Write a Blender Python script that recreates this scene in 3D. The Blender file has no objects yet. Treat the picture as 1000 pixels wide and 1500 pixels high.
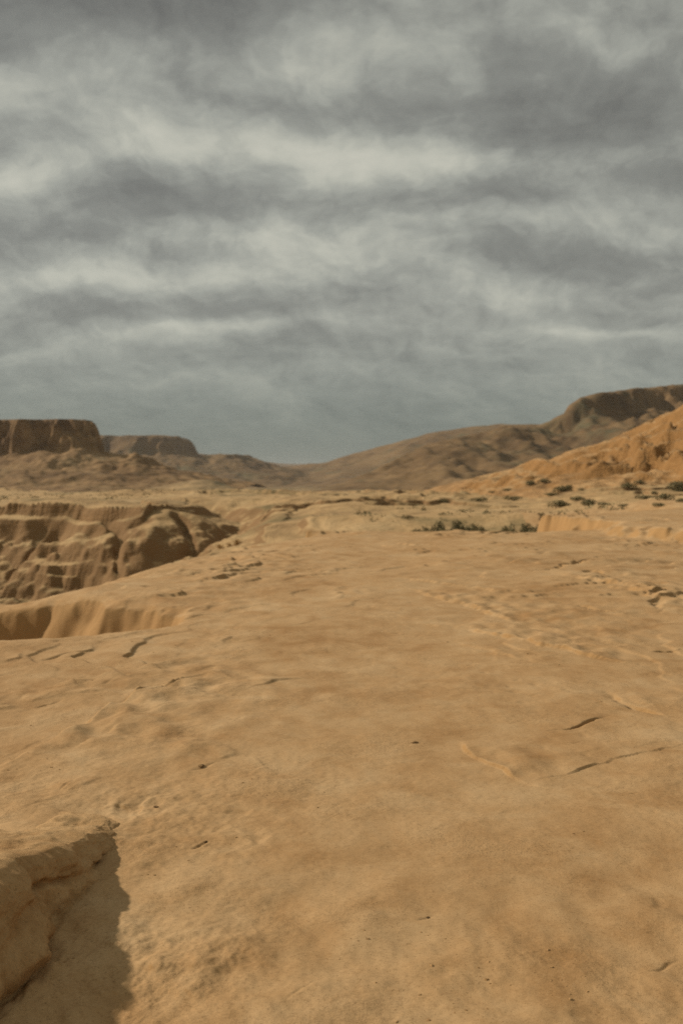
import bpy, math, random
import numpy as np
from mathutils import Vector, Euler

random.seed(7)
scene = bpy.context.scene
col = scene.collection

# ------------------------------------------------------------------ camera
EYE = 1.6
PITCH = 1.77                       # degrees below level
K = 36.0 / 35.0 / 1500.0           # slope of one photograph pixel (1000 x 1500)
HORIZON = 705.0
cam_data = bpy.data.cameras.new("camera")
cam = bpy.data.objects.new("camera", cam_data)
col.objects.link(cam)
cam.location = (0, 0, EYE)
cam.rotation_euler = (math.radians(90 - PITCH), 0, 0)
cam_data.sensor_fit = 'VERTICAL'
cam_data.sensor_height = 36.0
cam_data.lens = 35.0
cam_data.clip_start = 0.05
cam_data.clip_end = 30000
cam_data.dof.use_dof = True
cam_data.dof.focus_distance = 4.2
cam_data.dof.aperture_fstop = 3.2
scene.camera = cam

# ------------------------------------------------------------------ light
SUN_EL, SUN_FROM = 31.0, (-1.0, 0.32)          # the sun stands to the left, a little beyond the camera
az = math.atan2(SUN_FROM[0], SUN_FROM[1])      # clockwise from +Y
sd = Vector((math.sin(az) * math.cos(math.radians(SUN_EL)), math.cos(az) * math.cos(math.radians(SUN_EL)), math.sin(math.radians(SUN_EL))))
sun_data = bpy.data.lights.new("sun", 'SUN')
sun_data.energy = 4.45
sun_data.angle = math.radians(1.6)
sun_data.color = (1.0, 0.90, 0.76)
sun = bpy.data.objects.new("sun", sun_data)
col.objects.link(sun)
sun.rotation_euler = sd.to_track_quat('Z', 'Y').to_euler()
sun.location = (-40, 10, 60)

scene.view_settings.view_transform = 'Standard'
scene.view_settings.look = 'None'
scene.view_settings.exposure = 0.0
scene.view_settings.gamma = 1.0
scene.view_settings.use_curve_mapping = False
scene.render.engine = 'CYCLES'
scene.cycles.use_denoising = False
scene.cycles.max_bounces = 5
scene.cycles.volume_bounces = 1
scene.cycles.sample_clamp_indirect = 4


class NT:
    """small helper for writing node trees"""
    def __init__(self, tree):
        self.t = tree
        tree.nodes.clear()

    def n(self, typ, **kw):
        nd = self.t.nodes.new(typ)
        ins = kw.pop('ins', {})
        for k, v in kw.items():
            setattr(nd, k, v)
        for k, v in ins.items():
            self.set(nd.inputs[k], v)
        return nd

    def set(self, sock, v):
        if isinstance(v, bpy.types.NodeSocket):
            self.t.links.new(v, sock)
        elif isinstance(v, bpy.types.Node):
            self.t.links.new(v.outputs[0], sock)
        else:
            sock.default_value = v

    def math(self, op, a, b=None, c=None, clamp=False):
        nd = self.t.nodes.new('ShaderNodeMath')
        nd.operation = op
        nd.use_clamp = clamp
        for i, v in enumerate((a, b, c)):
            if v is not None:
                self.set(nd.inputs[i], v)
        return nd.outputs[0]

    def vmath(self, op, a, b=None, c=None):
        nd = self.t.nodes.new('ShaderNodeVectorMath')
        nd.operation = op
        for i, v in enumerate((a, b, c)):
            if v is not None:
                self.set(nd.inputs[i], v)
        return nd.outputs['Value'] if op in ('DOT_PRODUCT', 'LENGTH') else nd.outputs[0]

    def noise(self, vec, scale, detail=5, rough=0.55, dist=0.0):
        return self.n('ShaderNodeTexNoise', ins={'Vector': vec, 'Scale': scale, 'Detail': detail, 'Roughness': rough, 'Distortion': dist})

    def maprange(self, v, a, b, c=0.0, d=1.0, smooth=True):
        nd = self.n('ShaderNodeMapRange', interpolation_type='SMOOTHSTEP' if smooth else 'LINEAR')
        for i, q in enumerate((v, a, b, c, d)):
            self.set(nd.inputs[i], q)
        return nd.outputs[0]

    def mix(self, f, a, b, blend='MIX'):
        nd = self.n('ShaderNodeMix', data_type='RGBA', blend_type=blend)
        self.set(nd.inputs[0], f)
        self.set(nd.inputs[6], a if not isinstance(a, tuple) else (*a, 1))
        self.set(nd.inputs[7], b if not isinstance(b, tuple) else (*b, 1))
        return nd.outputs[2]

    def ramp(self, f, stops):
        nd = self.n('ShaderNodeValToRGB')
        el = nd.color_ramp.elements
        while len(el) < len(stops):
            el.new(0.5)
        for e, (p, c) in zip(el, stops):
            e.position = p
            e.color = (*c, 1)
        nd.color_ramp.interpolation = 'LINEAR'
        self.set(nd.inputs[0], f)
        return nd.outputs[0]


# ------------------------------------------------------------------ sky: broken overcast on a high flat layer
def sky_uv(px, py):
    d = Vector(((px - 500) * K, 1.0, (HORIZON - py) * K)).normalized()
    return d.x / (d.z + 0.50), d.y / (d.z + 0.50)


world = bpy.data.worlds.new("World")
scene.world = world
world.use_nodes = True
w = NT(world.node_tree)
tc = w.n('ShaderNodeTexCoord')
nrm = w.vmath('NORMALIZE', tc.outputs['Generated'])
sep = w.n('ShaderNodeSeparateXYZ', ins={0: nrm})
zz = w.math('MAXIMUM', sep.outputs[2], 0.0)
den = w.math('ADD', zz, 0.50)
u_ = w.math('DIVIDE', sep.outputs[0], den)
v_ = w.math('DIVIDE', sep.outputs[1], den)
uv = w.n('ShaderNodeCombineXYZ', ins={0: u_, 1: v_, 2: 0.0}).outputs[0]
warp = w.noise(uv, 3.6, 6, 0.58)
wv = w.vmath('MULTIPLY_ADD', w.vmath('SUBTRACT', warp.outputs['Color'], (0.5, 0.5, 0.5)), (0.16, 0.16, 0.0), uv)
# cloud thickness: fractal noise plus the large masses where the photograph has them (px, py, half width, half height, amount)
masses = [
    (420, 225, 330, 75, -.14), (560, 60, 120, 50, -.18), (170, 150, 140, 40, -.10), (880, 185, 200, 70, .18), (100, 30, 260, 70, .20), (330, 300, 180, 22, .22), (860, 400, 220, 40, .16), (520, 390, 180, 30, -.20),
    (170, 40, 250, 60, .62), (420, 8, 170, 26, .40), (330, 150, 160, 30, .22), (505, 145, 80, 30, .42), (770, 105, 95, 55, .50), (940, 160, 110, 45, .42),
    (760, 195, 150, 32, .40), (955, 20, 70, 45, .28), (25, 215, 75, 28, .42), (210, 278, 140, 26, .50), (560, 300, 150, 24, .30),
    (70, 362, 130, 22, .42), (290, 370, 50, 14, .30), (720, 300, 120, 22, .22), (840, 385, 190, 26, .48), (420, 440, 200, 18, .25), (960, 275, 80, 16, .35),
    (120, 470, 160, 16, .30), (330, 520, 260, 16, .22), (880, 455, 170, 14, .25), (650, 500, 180, 14, .20),
    (470, 80, 70, 45, -.50), (830, 40, 45, 30, -.42), (900, 85, 60, 18, -.35), (90, 130, 80, 35, -.26), (250, 205, 120, 26, -.36), (20, 275, 60, 18, -.38),
    (620, 235, 110, 22, -.35), (480, 215, 120, 30, -.25), (760, 330, 140, 16, -.38), (470, 355, 150, 26, -.30), (740, 430, 70, 14, -.42),
    (310, 478, 110, 9, -.42), (900, 485, 120, 8, -.32), (150, 415, 150, 12, -.34), (660, 505, 90, 7, -.22), (60, 520, 60, 8, -.25),
]
acc = None
for px, py, hw, hh, amt in masses:
    cu, cv = sky_uv(px, py)
    au = 1.22 * abs(sky_uv(px + hw, py)[0] - sky_uv(px - hw, py)[0]) / 2
    av = 1.22 * abs(sky_uv(px, py + hh)[1] - sky_uv(px, py - hh)[1]) / 2
    q = w.vmath('MULTIPLY_ADD', wv, (1 / au, 1 / av, 0), (-cu / au, -cv / av, 0))
    g = w.math('POWER', 0.45, w.vmath('DOT_PRODUCT', q, q))
    amt *= .95
    acc = w.math('MULTIPLY', g, amt) if acc is None else w.math('MULTIPLY_ADD', g, amt, acc)
f1 = w.noise(wv, 4.4, 9, 0.56).outputs[0]
f2 = w.noise(w.vmath('ADD', wv, (-0.018, 0.026, 0.0)), 4.4, 9, 0.56).outputs[0]
f3 = w.noise(wv, 12.0, 7, 0.58).outputs[0]
thick = w.math('MULTIPLY_ADD', w.math('SUBTRACT', f1, 0.5), 1.0, acc)
f4 = w.noise(wv, 34.0, 6, 0.62).outputs[0]
thick = w.math('MULTIPLY_ADD', w.math('SUBTRACT', f3, 0.5), w.maprange(sep.outputs[2], 0.03, 0.2, 0.45, 0.80), thick)
thick = w.math('MULTIPLY_ADD', w.math('SUBTRACT', f4, 0.5), w.maprange(sep.outputs[2], 0.05, 0.25, 0.12, 0.50), thick)
relief = w.math('SUBTRACT', f2, f1)
f5 = w.noise(w.vmath('ADD', wv, (-0.008, 0.011, 0.0)), 12.0, 7, 0.58).outputs[0]
tone = w.math('MULTIPLY_ADD', relief, 1.6, thick)
tone = w.math('MULTIPLY_ADD', w.math('SUBTRACT', f5, f3), 1.3, tone)
tone = w.maprange(tone, -0.86, 1.06, 0, 1, smooth=False)
cloud = w.ramp(tone, [(0.0, (0.64, 0.62, 0.52)), (0.25, (0.50, 0.498, 0.42)), (0.44, (0.355, 0.360, 0.312)), (0.62, (0.245, 0.247, 0.217)), (1.0, (0.125, 0.122, 0.108))])
# towards the horizon the layer closes into an even blue grey
low = w.maprange(sep.outputs[2], 0.0, 0.175, 1.0, 0.0)
cloud = w.mix(w.math('MULTIPLY', low, 0.92), cloud, (0.104, 0.135, 0.127))
sky = w.n('ShaderNodeTexSky', sky_type='NISHITA', sun_disc=False, sun_elevation=math.radians(SUN_EL), sun_rotation=az)
skyc = w.vmath('SCALE', sky.outputs[0])
skyc.node.inputs['Scale'].default_value = 0.08
final = w.mix(0.93, skyc, cloud)
bg = w.n('ShaderNodeBackground', ins={'Color': final, 'Strength': 1.0})
outw = w.n('ShaderNodeOutputWorld', ins={'Surface': bg.outputs[0]})


# ------------------------------------------------------------------ noise and geometry helpers (numpy)
def sstep(a, b, x):
    t = np.clip((x - a) / (b - a), 0, 1)
    return t * t * (3 - 2 * t)


def _hash(ix, iy, s):
    h = (ix.astype(np.uint32) * np.uint32(374761393) + iy.astype(np.uint32) * np.uint32(668265263) + np.uint32((s * 974634777 + 12345) & 0xffffffff))
    h = (h ^ (h >> np.uint32(13))) * np.uint32(1274126177)
    h = (h ^ (h >> np.uint32(16))) * np.uint32(2246822519)
    return h ^ (h >> np.uint32(15))


_G = np.array([(math.cos(a), math.sin(a)) for a in np.linspace(0, 2 * math.pi, 64, endpoint=False)], dtype=np.float32)


def noise(x, y, s=0):
    """gradient noise, about -1..1"""
    x = np.asarray(x, dtype=np.float64)
    y = np.asarray(y, dtype=np.float64)
    x0 = np.floor(x)
    y0 = np.floor(y)
    fx = (x - x0).astype(np.float32)
    fy = (y - y0).astype(np.float32)
    ix = x0.astype(np.int64)
    iy = y0.astype(np.int64)
    u = fx * fx * fx * (fx * (fx * 6 - 15) + 10)
    v = fy * fy * fy * (fy * (fy * 6 - 15) + 10)

    def gr(dx, dy):
        g = _G[(_hash(ix + dx, iy + dy, s) & np.uint32(63)).astype(np.int64)]
        return g[..., 0] * (fx - dx) + g[..., 1] * (fy - dy)
    a = gr(0, 0)
    b = gr(1, 0)
    c = gr(0, 1)
    d = gr(1, 1)
    return 1.5 * (a + u * (b - a) + v * (c - a + u * (a - b - c + d)))


def fbm(x, y, s=0, oct=4, gain=0.5, lac=2.03):
    t = 0
    a = 1.0
    f = 1.0
    for i in range(oct):
        t = t + a * noise(x * f, y * f, s + i * 17)
        a *= gain
        f *= lac
    return t


def ridged(x, y, s=0, oct=4, gain=0.5):
    t = 0
    a = 1.0
    f = 1.0
    for i in range(oct):
        t = t + a * (1 - np.abs(noise(x * f, y * f, s + i * 31)) * 1.6)
        a *= gain
        f *= 2.07
    return t / 1.9


def poly_sd(x, y, poly):
    """signed distance to a closed polygon, positive inside"""
    d2 = np.full(x.shape, 1e18)
    ins = np.zeros(x.shape, bool)
    n = len(poly)
    for i in range(n):
        ax, ay = poly[i]
        bx, by = poly[(i + 1) % n]
        ex, ey = bx - ax, by - ay
        t = np.clip(((x - ax) * ex + (y - ay) * ey) / (ex * ex + ey * ey), 0, 1)
        d2 = np.minimum(d2, (x - ax - t * ex) ** 2 + (y - ay - t * ey) ** 2)
        c = (ay > y) != (by > y)
        with np.errstate(divide='ignore', invalid='ignore'):
            c &= x < (bx - ax) * (y - ay) / ((by - ay) if by != ay else 1e-9) + ax
        ins ^= c
    d = np.sqrt(d2)
    return np.where(ins, d, -d)


def at(px, py, z=0.0):
    """the point of height z under a pixel of the photograph"""
    Y = (EYE - z) / ((py - HORIZON) * K)
    return ((px - 500) * K * Y, Y)


def at_depth(px, py, Y):
    return ((px - 500) * K * Y, Y, EYE - (py - HORIZON) * K * Y)


def line_sd(x, y, pts):
    """distance to an open polyline, which side of it (+ left of travel), and 0..1 along it"""
    d2 = np.full(x.shape, 1e18)
    side = np.zeros(x.shape)
    par = np.zeros(x.shape)
    L = [0.0]
    for a, b in zip(pts[:-1], pts[1:]):
        L.append(L[-1] + math.hypot(b[0] - a[0], b[1] - a[1]))
    for i in range(len(pts) - 1):
        ax, ay = pts[i]
        ex, ey = pts[i + 1][0] - ax, pts[i + 1][1] - ay
        el = ex * ex + ey * ey
        tr = ((x - ax) * ex + (y - ay) * ey) / el
        t = np.clip(tr, 0, 1)
        q = (x - ax - t * ex) ** 2 + (y - ay - t * ey) ** 2
        m = q < d2
        d2 = np.where(m, q, d2)
        side = np.where(m, np.sign(ex * (y - ay) - ey * (x - ax)), side)
        tt = tr if (i == 0 or i == len(pts) - 2) else t
        par = np.where(m, (L[i] + np.clip(tt, -60 if i == 0 else 0, 60 if i == len(pts) - 2 else 1) * math.sqrt(el)) / L[-1], par)
    return np.sqrt(d2), side, par


# ------------------------------------------------------------------ the ground as a function of x, y
CAN_NEAR = [(-1.0, 33.5), (-1.6, 30.0), (-2.7, 26.6), (-3.2, 24.5), (-3.9, 21.8), (-4.2, 19.5), (-4.55, 16.6), (-5.1, 17.2), (-6.9, 18.6), (-14, 16.5), (-60, 15)]
CAN_FAR = [(-60, 66), (-34, 70), (-25, 70.5), (-18, 69.0), (-13.0, 65.2), (-11.6, 66.0), (-11.8, 76), (-14, 92)]
CAN_RIGHT = [(-14, 92), (-6, 88), (-1, 70), (-0.8, 50), (-0.4, 40), (-1.0, 33.5)]
CANYON = CAN_NEAR + CAN_FAR + CAN_RIGHT[1:-1]
GULLY = [(-14, 8.6), (-6, 9.9), (-3.55, 10.3), (-2.74, 10.74), (-2.2, 11.1), (-1.9, 11.42), (-1.88, 11.75), (-2.15, 12.3), (-2.55, 12.75), (-2.95, 12.9), (-3.35, 13.5), (-3.95, 14.0), (-5.2, 13.9), (-8, 13.0), (-14, 12)]
TERRACE = [(6.9, 36.2), (7.3, 34), (7.9, 31), (8.0, 28.5), (8.6, 26), (8.6, 23.5), (9.4, 20), (13, 15), (40, 8), (90, 30), (90, 90), (30, 95), (14, 80), (10.5, 60), (9.6, 47), (8.0, 40)]

# scarps (sharp little steps) and cracks of the slab, traced where they lie:
# (kind, pixel polyline, size in m, half width / falloff in m)
MORE = []
FEATS = [
    ('step', [(676, 1090), (690, 1104), (715, 1120), (742, 1134), (772, 1150), (800, 1156)], .036, .45),
    ('step', [(600, 868), (640, 880), (690, 893), (730, 905), (765, 917)], .06, .6),
    ('step', [(640, 918), (715, 930), (770, 943), (850, 962), (935, 976)], .06, .6),
    ('step', [(690, 955), (740, 962), (800, 975)], .025, .35),
    ('step', [(830, 852), (865, 858), (920, 870), (955, 884), (970, 900)], .085, .6),
    ('step', [(480, 860), (492, 872), (486, 882)], .020, .4),
    ('step', [(880, 790), (930, 800), (1000, 806)], .05, .8),
    ('step', [(900, 1020), (945, 1032), (1000, 1040)], .03, .3),
    ('step', [(205, 1195), (208, 1178), (222, 1168), (248, 1163)], -.014, .10),
    ('step', [(412, 1148), (400, 1132), (388, 1122), (365, 1138), (345, 1141)], .008, .10),
    ('step', [(310, 983), (255, 1003), (205, 1017), (160, 1042), (125, 1062), (70, 1090), (0, 1122)], .065, .35),
    ('step', [(330, 948), (250, 968), (160, 990), (60, 1010), (0, 1020)], .040, .35),
    ('step', [(170, 1070), (140, 1083), (105, 1098)], .028, .18),
    ('step', [(330, 875), (290, 890), (240, 900)], .03, .5),
    ('step', [(345, 822), (270, 838), (170, 842), (130, 850)], .05, .8),
    ('step', [(360, 806), (300, 815), (230, 828)], .05, .8),
    ('step', [(290, 858), (250, 868), (200, 868)], .03, .5),
    ('crack', [(798, 1072), (820, 1071), (838, 1067), (858, 1059), (892, 1051)], .085, .012),
    ('crack', [(775, 846), (800, 842), (830, 833), (852, 828), (880, 821), (930, 820)], .10, .06),
    ('crack', [(830, 889), (880, 900), (925, 903), (970, 905)], .05, .035),
    ('crack', [(960, 878), (962, 890), (972, 902)], .05, .05),
    ('crack', [(888, 1014), (905, 1022), (930, 1036), (968, 1050), (1000, 1054)], .045, .05),
    ('crack', [(960, 960), (1000, 955)], .04, .025),
    ('crack', [(40, 970), (75, 963), (98, 956), (140, 948)], .05, .018),
    ('crack', [(50, 1037), (64, 1034), (86, 1027)], .03, .012),
    ('crack', [(118, 1092), (140, 1083), (164, 1073)], .03, .012),
    ('crack', [(165, 1032), (200, 1022), (232, 1012), (300, 992)], .035, .016),
    ('crack', [(80, 1160), (90, 1153)], .02, .010),
    ('crack', [(273, 1131), (292, 1126), (312, 1119)], .025, .014),
    ('crack', [(283, 1246), (300, 1238), (312, 1233)], .02, .010),
    ('crack', [(462, 1150), (482, 1143)], .008, .008),
    ('crack', [(614, 1356), (628, 1354), (640, 1350)], .014, .008),
    ('crack', [(956, 1432), (968, 1428), (985, 1418), (1000, 1414)], .014, .008),
    ('crack', [(420, 1482), (440, 1466), (462, 1452)], .012, .012),
    ('crack', [(840, 1092), (850, 1088)], .012, .01),
    ('crack', [(925, 1166), (935, 1168)], .012, .008),
    ('crack', [(255, 845), (300, 842), (345, 838)], .05, .04),
    ('crack', [(120, 905), (160, 908), (200, 918)], .05, .04),
]
_rf = random.Random(21)
for _ in range(46):                      # small flaked edges and joints, along the grain of the rock
    if _rf.random() < .6:
        X0, Y0, an = _rf.uniform(-3.4, -.5), _rf.uniform(4.8, 10), _rf.gauss(62, 14)
    else:
        X0, Y0, an = _rf.uniform(.6, 6.5), _rf.uniform(5.5, 22), _rf.gauss(118, 22)
    if X0 > 0 and Y0 < 9.5:
        continue
    ln = _rf.uniform(.15, .7) * max(1, Y0 / 7)
    pts_ = []
    for q_ in range(5):
        pts_.append((X0, Y0))
        X0 += ln / 4 * math.cos(math.radians(an))
        Y0 += ln / 4 * math.sin(math.radians(an))
        an += _rf.gauss(0, 16)
    MORE.append((_rf.choice(['step', 'step', 'crack']) if X0 < 0 or Y0 > 12 else 'step', pts_, _rf.uniform(.010, .026), _rf.uniform(.10, .30)))
FEATS_W = []
for kind, pts_, a, b in MORE:
    FEATS_W.append((kind, pts_, a if kind == 'step' else a * .7, b if kind == 'step' else .014))
for kind, pl, a, b in FEATS:
    FEATS_W.append((kind, [at(px, py) for px, py in pl], a, b))


def slab_features(x, y):
    z = np.zeros(x.shape)
    r = np.hypot(x, y)
    sc = np.clip(r / 9.0, .35, 3.0)
    xw = x + sc * (.065 * noise(x * 2.3, y * 2.3, 5) + .020 * noise(x * 9, y * 9, 6) + .004 * noise(x * 27, y * 27, 8))
    yw = y + sc * (.070 * noise(x * 2.3, y * 2.3, 15) + .036 * noise(x * 9, y * 9, 16) + .005 * noise(x * 27, y * 27, 18))
    tw = .5 + .5 * np.clip(noise(x * 4.6, y * 3.6, 44) * 1.8 + .25 + .25 * noise(x * 13, y * 11, 39), -1, 1)
    for kind, pts, a, b in FEATS_W:
        xs = [p[0] for p in pts]
        ys = [p[1] for p in pts]
        m = b * (5.5 if kind == 'step' else 5) + .15
        sel = np.where((xw > min(xs) - m) & (xw < max(xs) + m) & (yw > min(ys) - m) & (yw < max(ys) + m))[0]
        if not len(sel):
            continue
        d, s, t = line_sd(xw[sel], yw[sel], pts)
        end = sstep(-.12, .30, t) * (1 - sstep(.65, 1.12, t))
        if kind == 'step':
            edge = (.006 * sc[sel] + .0016 * r[sel]) * (.7 + .9 * np.clip(noise(x[sel] * 2.2, y[sel] * 2.2, 38) + .4, 0, 1))
            dd = d * s
            prof = np.where(dd > 0, sstep(-edge, edge, dd) * np.exp(-np.maximum(dd - edge, 0) / (b * 1.8)), sstep(-edge, edge, dd))
            z[sel] += a * .72 * prof * end * (.12 + 1.0 * tw[sel])
        else:
            wd = np.maximum(b * (.25 + .8 * tw[sel]), .0016 * r[sel])
            z[sel] -= a * (.45 if b < .02 else .8) * np.exp(-(d / wd) ** 2) * end * (.25 + .85 * tw[sel])
    return z


LEDGE_Y = [1.3, 2.2, 2.9, 3.2, 3.5, 3.8, 4.1, 4.4, 4.6, 4.76, 4.86]
LEDGE_X = [-1.25, -1.14, -1.07, -1.05, -1.05, -1.01, -.985, -1.00, -1.04, -1.12, -1.24]


def canyon_warp(x, y):
    r = np.hypot(x, y)
    k = np.clip(r / 40, .3, 1.2)
    return (x + k * (.8 * noise(x * .14, y * .14, 71) + .16 * noise(x * .8, y * .8, 72)),
            y + k * (1.3 * noise(x * .12, y * .12, 73) + .16 * noise(x * .8, y * .8, 74)))


def canyon_sd(x, y):
    return poly_sd(*canyon_warp(x, y), CANYON)


def canyon_depth(x, y):
    gr_ = []
    wx, wy = canyon_warp(x, y)
    cs = poly_sd(wx, wy, CANYON)
    near = line_sd(wx, wy, CAN_NEAR)[0]
    far = line_sd(wx, wy, CAN_FAR)[0]
    right = line_sd(wx, wy, CAN_RIGHT)[0]
    for pl_, w_, dp_ in (([(-15.2, 66), (-14.2, 63.5), (-13.2, 60.5), (-12.6, 58)], .24, .6), ([(-19.5, 67), (-20.6, 63), (-21.0, 60)], .3, .5), ([(-11.4, 65), (-9.6, 61), (-8.4, 58)], .25, .5)):
        dl_, _s, t_ = line_sd(wx, wy, pl_)
        gr_.append(dp_ * np.exp(-(dl_ / w_) ** 2) * sstep(-.1, .1, t_) * (1 - sstep(.8, 1.1, t_)))
    dn = np.interp(near, [0, .35, .7, 1.5, 4.2, 7.5, 11, 16], [-.35, -1.35, -1.6, -2.0, -4.0, -5.6, -6.2, -6.4])
    df = np.interp(far + .35 * fbm(wx * .35, wy * .35, 48, 3), [0, .5, 1.5, 1.9, 3.0, 4.2, 4.6, 6.5, 9, 14], [-.10, -1.0, -1.15, -1.6, -2.1, -2.9, -3.4, -4.6, -5.7, -6.4])
    dip = np.interp(far, [0, .8, 8, 12], [-.15, -.45, -4.0, -6.0]) + .25 * fbm(wx * .25, wy * .1, 47, 3)
    df = df + (dip - df) * sstep(-14.5, -11.5, wx)
    dr = np.interp(right, [0, 3, 6, 10, 14], [0, -.6, -2.2, -5.5, -7.6])
    d = np.maximum(np.maximum(dn, df), dr) - sum(gr_)
    return np.where(cs > 0, d, np.interp(np.minimum(near, far), [0, .5, 2], [-.3, -.1, 0]) * (right > 2)), cs


def ground_h(x, y):
    r = np.hypot(x, y)
    near = 1 - sstep(34, 44, r)
    # broad form
    wy = y + 3.0 * noise(x * .07, y * .05, 1) + 1.0 * noise(x * .3, y * .3, 2)
    z = np.interp(wy, [33, 35.5, 44, 48.5, 60, 110, 138, 160, 260, 500, 1500, 9000], [0, -.75, -.95, -.25, -.15, .0, .05, -1.8, -3.6, -4.5, -6, -8])
    z = z + .10 * noise(x * .11, y * .09, 3) * sstep(4, 16, r) + .035 * noise(x * .4, y * .3, 4) * sstep(3, 8, r)
    # terrace on the right with a bank in front
    wt = sstep(-.05, .50 + 6 * sstep(36, 43, y), poly_sd(x + .55 * noise(x * .7, y * .5, 61) + .18 * noise(x * 2.6, y * 2.6, 62), y + .3 * noise(x * .7, y * .7, 63), TERRACE))
    zt = .36 + .10 * noise(x * .2, y * .15, 64) + sstep(40, 75, y) * .35
    z = z * (1 - wt) + np.maximum(zt, z) * wt
    # layered ledges, strong on the left and far parts, absent from the smooth middle
    lm = np.clip(sstep(-.3, -1.6, x + .06 * y) * .9 + sstep(8, 16, r) * .55 + sstep(.6, 2.4, x) * .35, 0, 1) * (.4 + .6 * np.clip(noise(x * .35, y * .25, 9) + .5, 0, 1))
    q = 1.1 * noise(x * .20 - y * .05, y * .20 + x * .05, 11) + .10 * fbm(x * .9, y * .9, 12, 3) + .05 * x - .03 * y
    fr = (q * 5.0) % 1.0
    z = z + near * lm * .046 * (sstep(.0, .88, fr) - sstep(.93, 1.0, fr)) * np.clip(r / 8, .4, 2.0) * np.clip(noise(x * .9, y * .7, 13) + .35, 0, 1)
    # lumps, pits and weathering of the rock skin
    rough = .35 + .65 * np.clip(noise(x * .6, y * .5, 21) + .35 + .45 * sstep(-.2, -1.2, x) + .4 * sstep(4.2, 3.0, y), 0, 1.3)
    z = z + near * rough * (.013 * noise(x * 2.6, y * 2.4, 22) + .0035 * fbm(x * 7, y * 6, 24, 3) + .0012 * noise(x * 31, y * 28, 27))
    z = z + (.012 * noise(x * 3.6, y * 2.9, 30) + .006 * noise(x * 8.3, y * 6.9, 29)) * sstep(4.6, 3.4, y) * near
    gz = sstep(-.1, -.5, x) * sstep(5.6, 4.8, y) + .5 * sstep(3.8, 3.2, y) + .35 * sstep(-.3, -1.2, x)
    z = z + near * gz * (.0045 * fbm(x * 12, y * 10, 35, 4) + .010 * np.clip(ridged(x * 4.2 + y * 1.5, y * 2.8, 36, 4) - .62, -.3, .6)) * np.clip(noise(x * 1.6, y * 1.4, 37) + .6, .1, 1.2)
    pit = np.clip(noise(x * 9.5, y * 8, 31) - .42, 0, 1) * np.clip(noise(x * 1.1, y * 1.0, 32) + .1, 0, 1)
    z = z - near * .024 * pit
    le = np.interp(y, LEDGE_Y, LEDGE_X)
    lt = np.interp(y, [1.3, 2.0, 2.9, 3.3, 3.7, 4.1, 4.4, 4.6, 4.9, 5.4], [-.06, .24, .320, .290, .200, .112, .056, .032, .020, 0])
    dl = le - x
    z = z + (lt * (1 - .45 * sstep(.3, 2.2, dl)) + .016 * noise(x * 3.5, y * 3.5, 33) - .008) * sstep(.14, .24, dl + .03 * noise(x * 5, y * 5, 34) * sstep(4.3, 4.6, y)) * (1 - sstep(4.9, 5.4, y))
    sel = np.where(r < 45)[0]
    zf = np.zeros(x.shape)
    zf[sel] = slab_features(x[sel], y[sel])
    z = z + zf
    # the left shoulder and the gully
    sh = sstep(-3.2, -6.0, x + .4 * noise(x * .5, y * .5, 41)) * sstep(10.8, 13.0, y) * (1 - sstep(17, 20, y))
    z = z - .45 * sh
    gs = poly_sd(x +   .14 * noise(x * 1.1, y * 1.1, 42) + .05 * noise(x * 4, y * 4, 43), y + .2 * noise(x * 1.1, y * 1.1, 45) + .06 * noise(x * 4, y * 4, 46), GULLY)
    gd = np.interp(gs, [-.5, -.18, 0, .10, .35, .60, 1.2], [0, -.02, -.09, -.30, -.72, -.98, -1.15])
    gd = gd * (1 + .18 * noise(x * 3, y * 2, 47)) * sstep(-1.75, -2.1, x)
    z = z + gd
    # the canyon
    cd, cs = canyon_depth(x, y)
    inside = sstep(.3, 2.5, cs) * sstep(-.5, -2.5, cd)
    cd = cd + inside * (.95 * fbm(x * .17, y * .17, 51, 5) + .16 * fbm(x * .9, y * .9, 52, 3))
    nq_ = 1.0 * noise(x * .10, y * .10, 48) + .35 * noise(x * .4, y * .4, 46) + .25 * np.sin(cd * 1.7)
    tq = (cd + nq_) / .95
    kq = np.floor(tq)
    ter = .95 * (kq + sstep(.30, .62, tq - kq)) - nq_
    cd = cd + (ter - cd) * .42 * sstep(.1, .5, cs) * np.clip(.45 + 1.1 * noise(x * .15, y * .15, 45), 0, 1.3)
    z = z + cd
    # uneven ground beyond: small banks and hummocks
    far = sstep(42, 60, r)
    z = z + far * (1 - inside) * (.22 * fbm(x * .12, y * .07, 53, 4) + .10 * ridged(x * .25, y * .12, 54, 3)) * (1 - .5 * sstep(90, 130, r))
    fq = 1.9 * noise(x * .035, y * .055, 65) + .45 * fbm(x * .14, y * .16, 66, 4) + y * .05
    fr = fq % 1.0
    shelf = (sstep(.0, .05, fr) - fr) * np.clip(noise(x * .05, y * .05, 67) * 1.3 + .55, 0, 1.2)
    z = z + .42 * sstep(36, 50, r) * (1 - .9 * inside) * (1 - sstep(140, 160, y)) * shelf * np.clip(r / 70, .5, 1.3)
    badl = sstep(150, 200, y) * (1 - sstep(420, 600, y))
    z = z + badl * (1.6 * np.clip(fbm(x * .028, y * .020, 55, 5) + .1, -1, 2) + .9 * ridged(x * .06, y * .03, 56, 4)) * (.35 + .65 * sstep(40, -40, x))
    z = z + 4.5 * np.exp(-(((x + 50) / 17) ** 2 + ((y - 360) / 40) ** 2)) * (1 + .3 * fbm(x * .05, y * .05, 57, 3))
    z = z + sstep(500, 900, y) * 2.5 * fbm(x * .006, y * .006, 58, 5)
    return z


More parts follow.
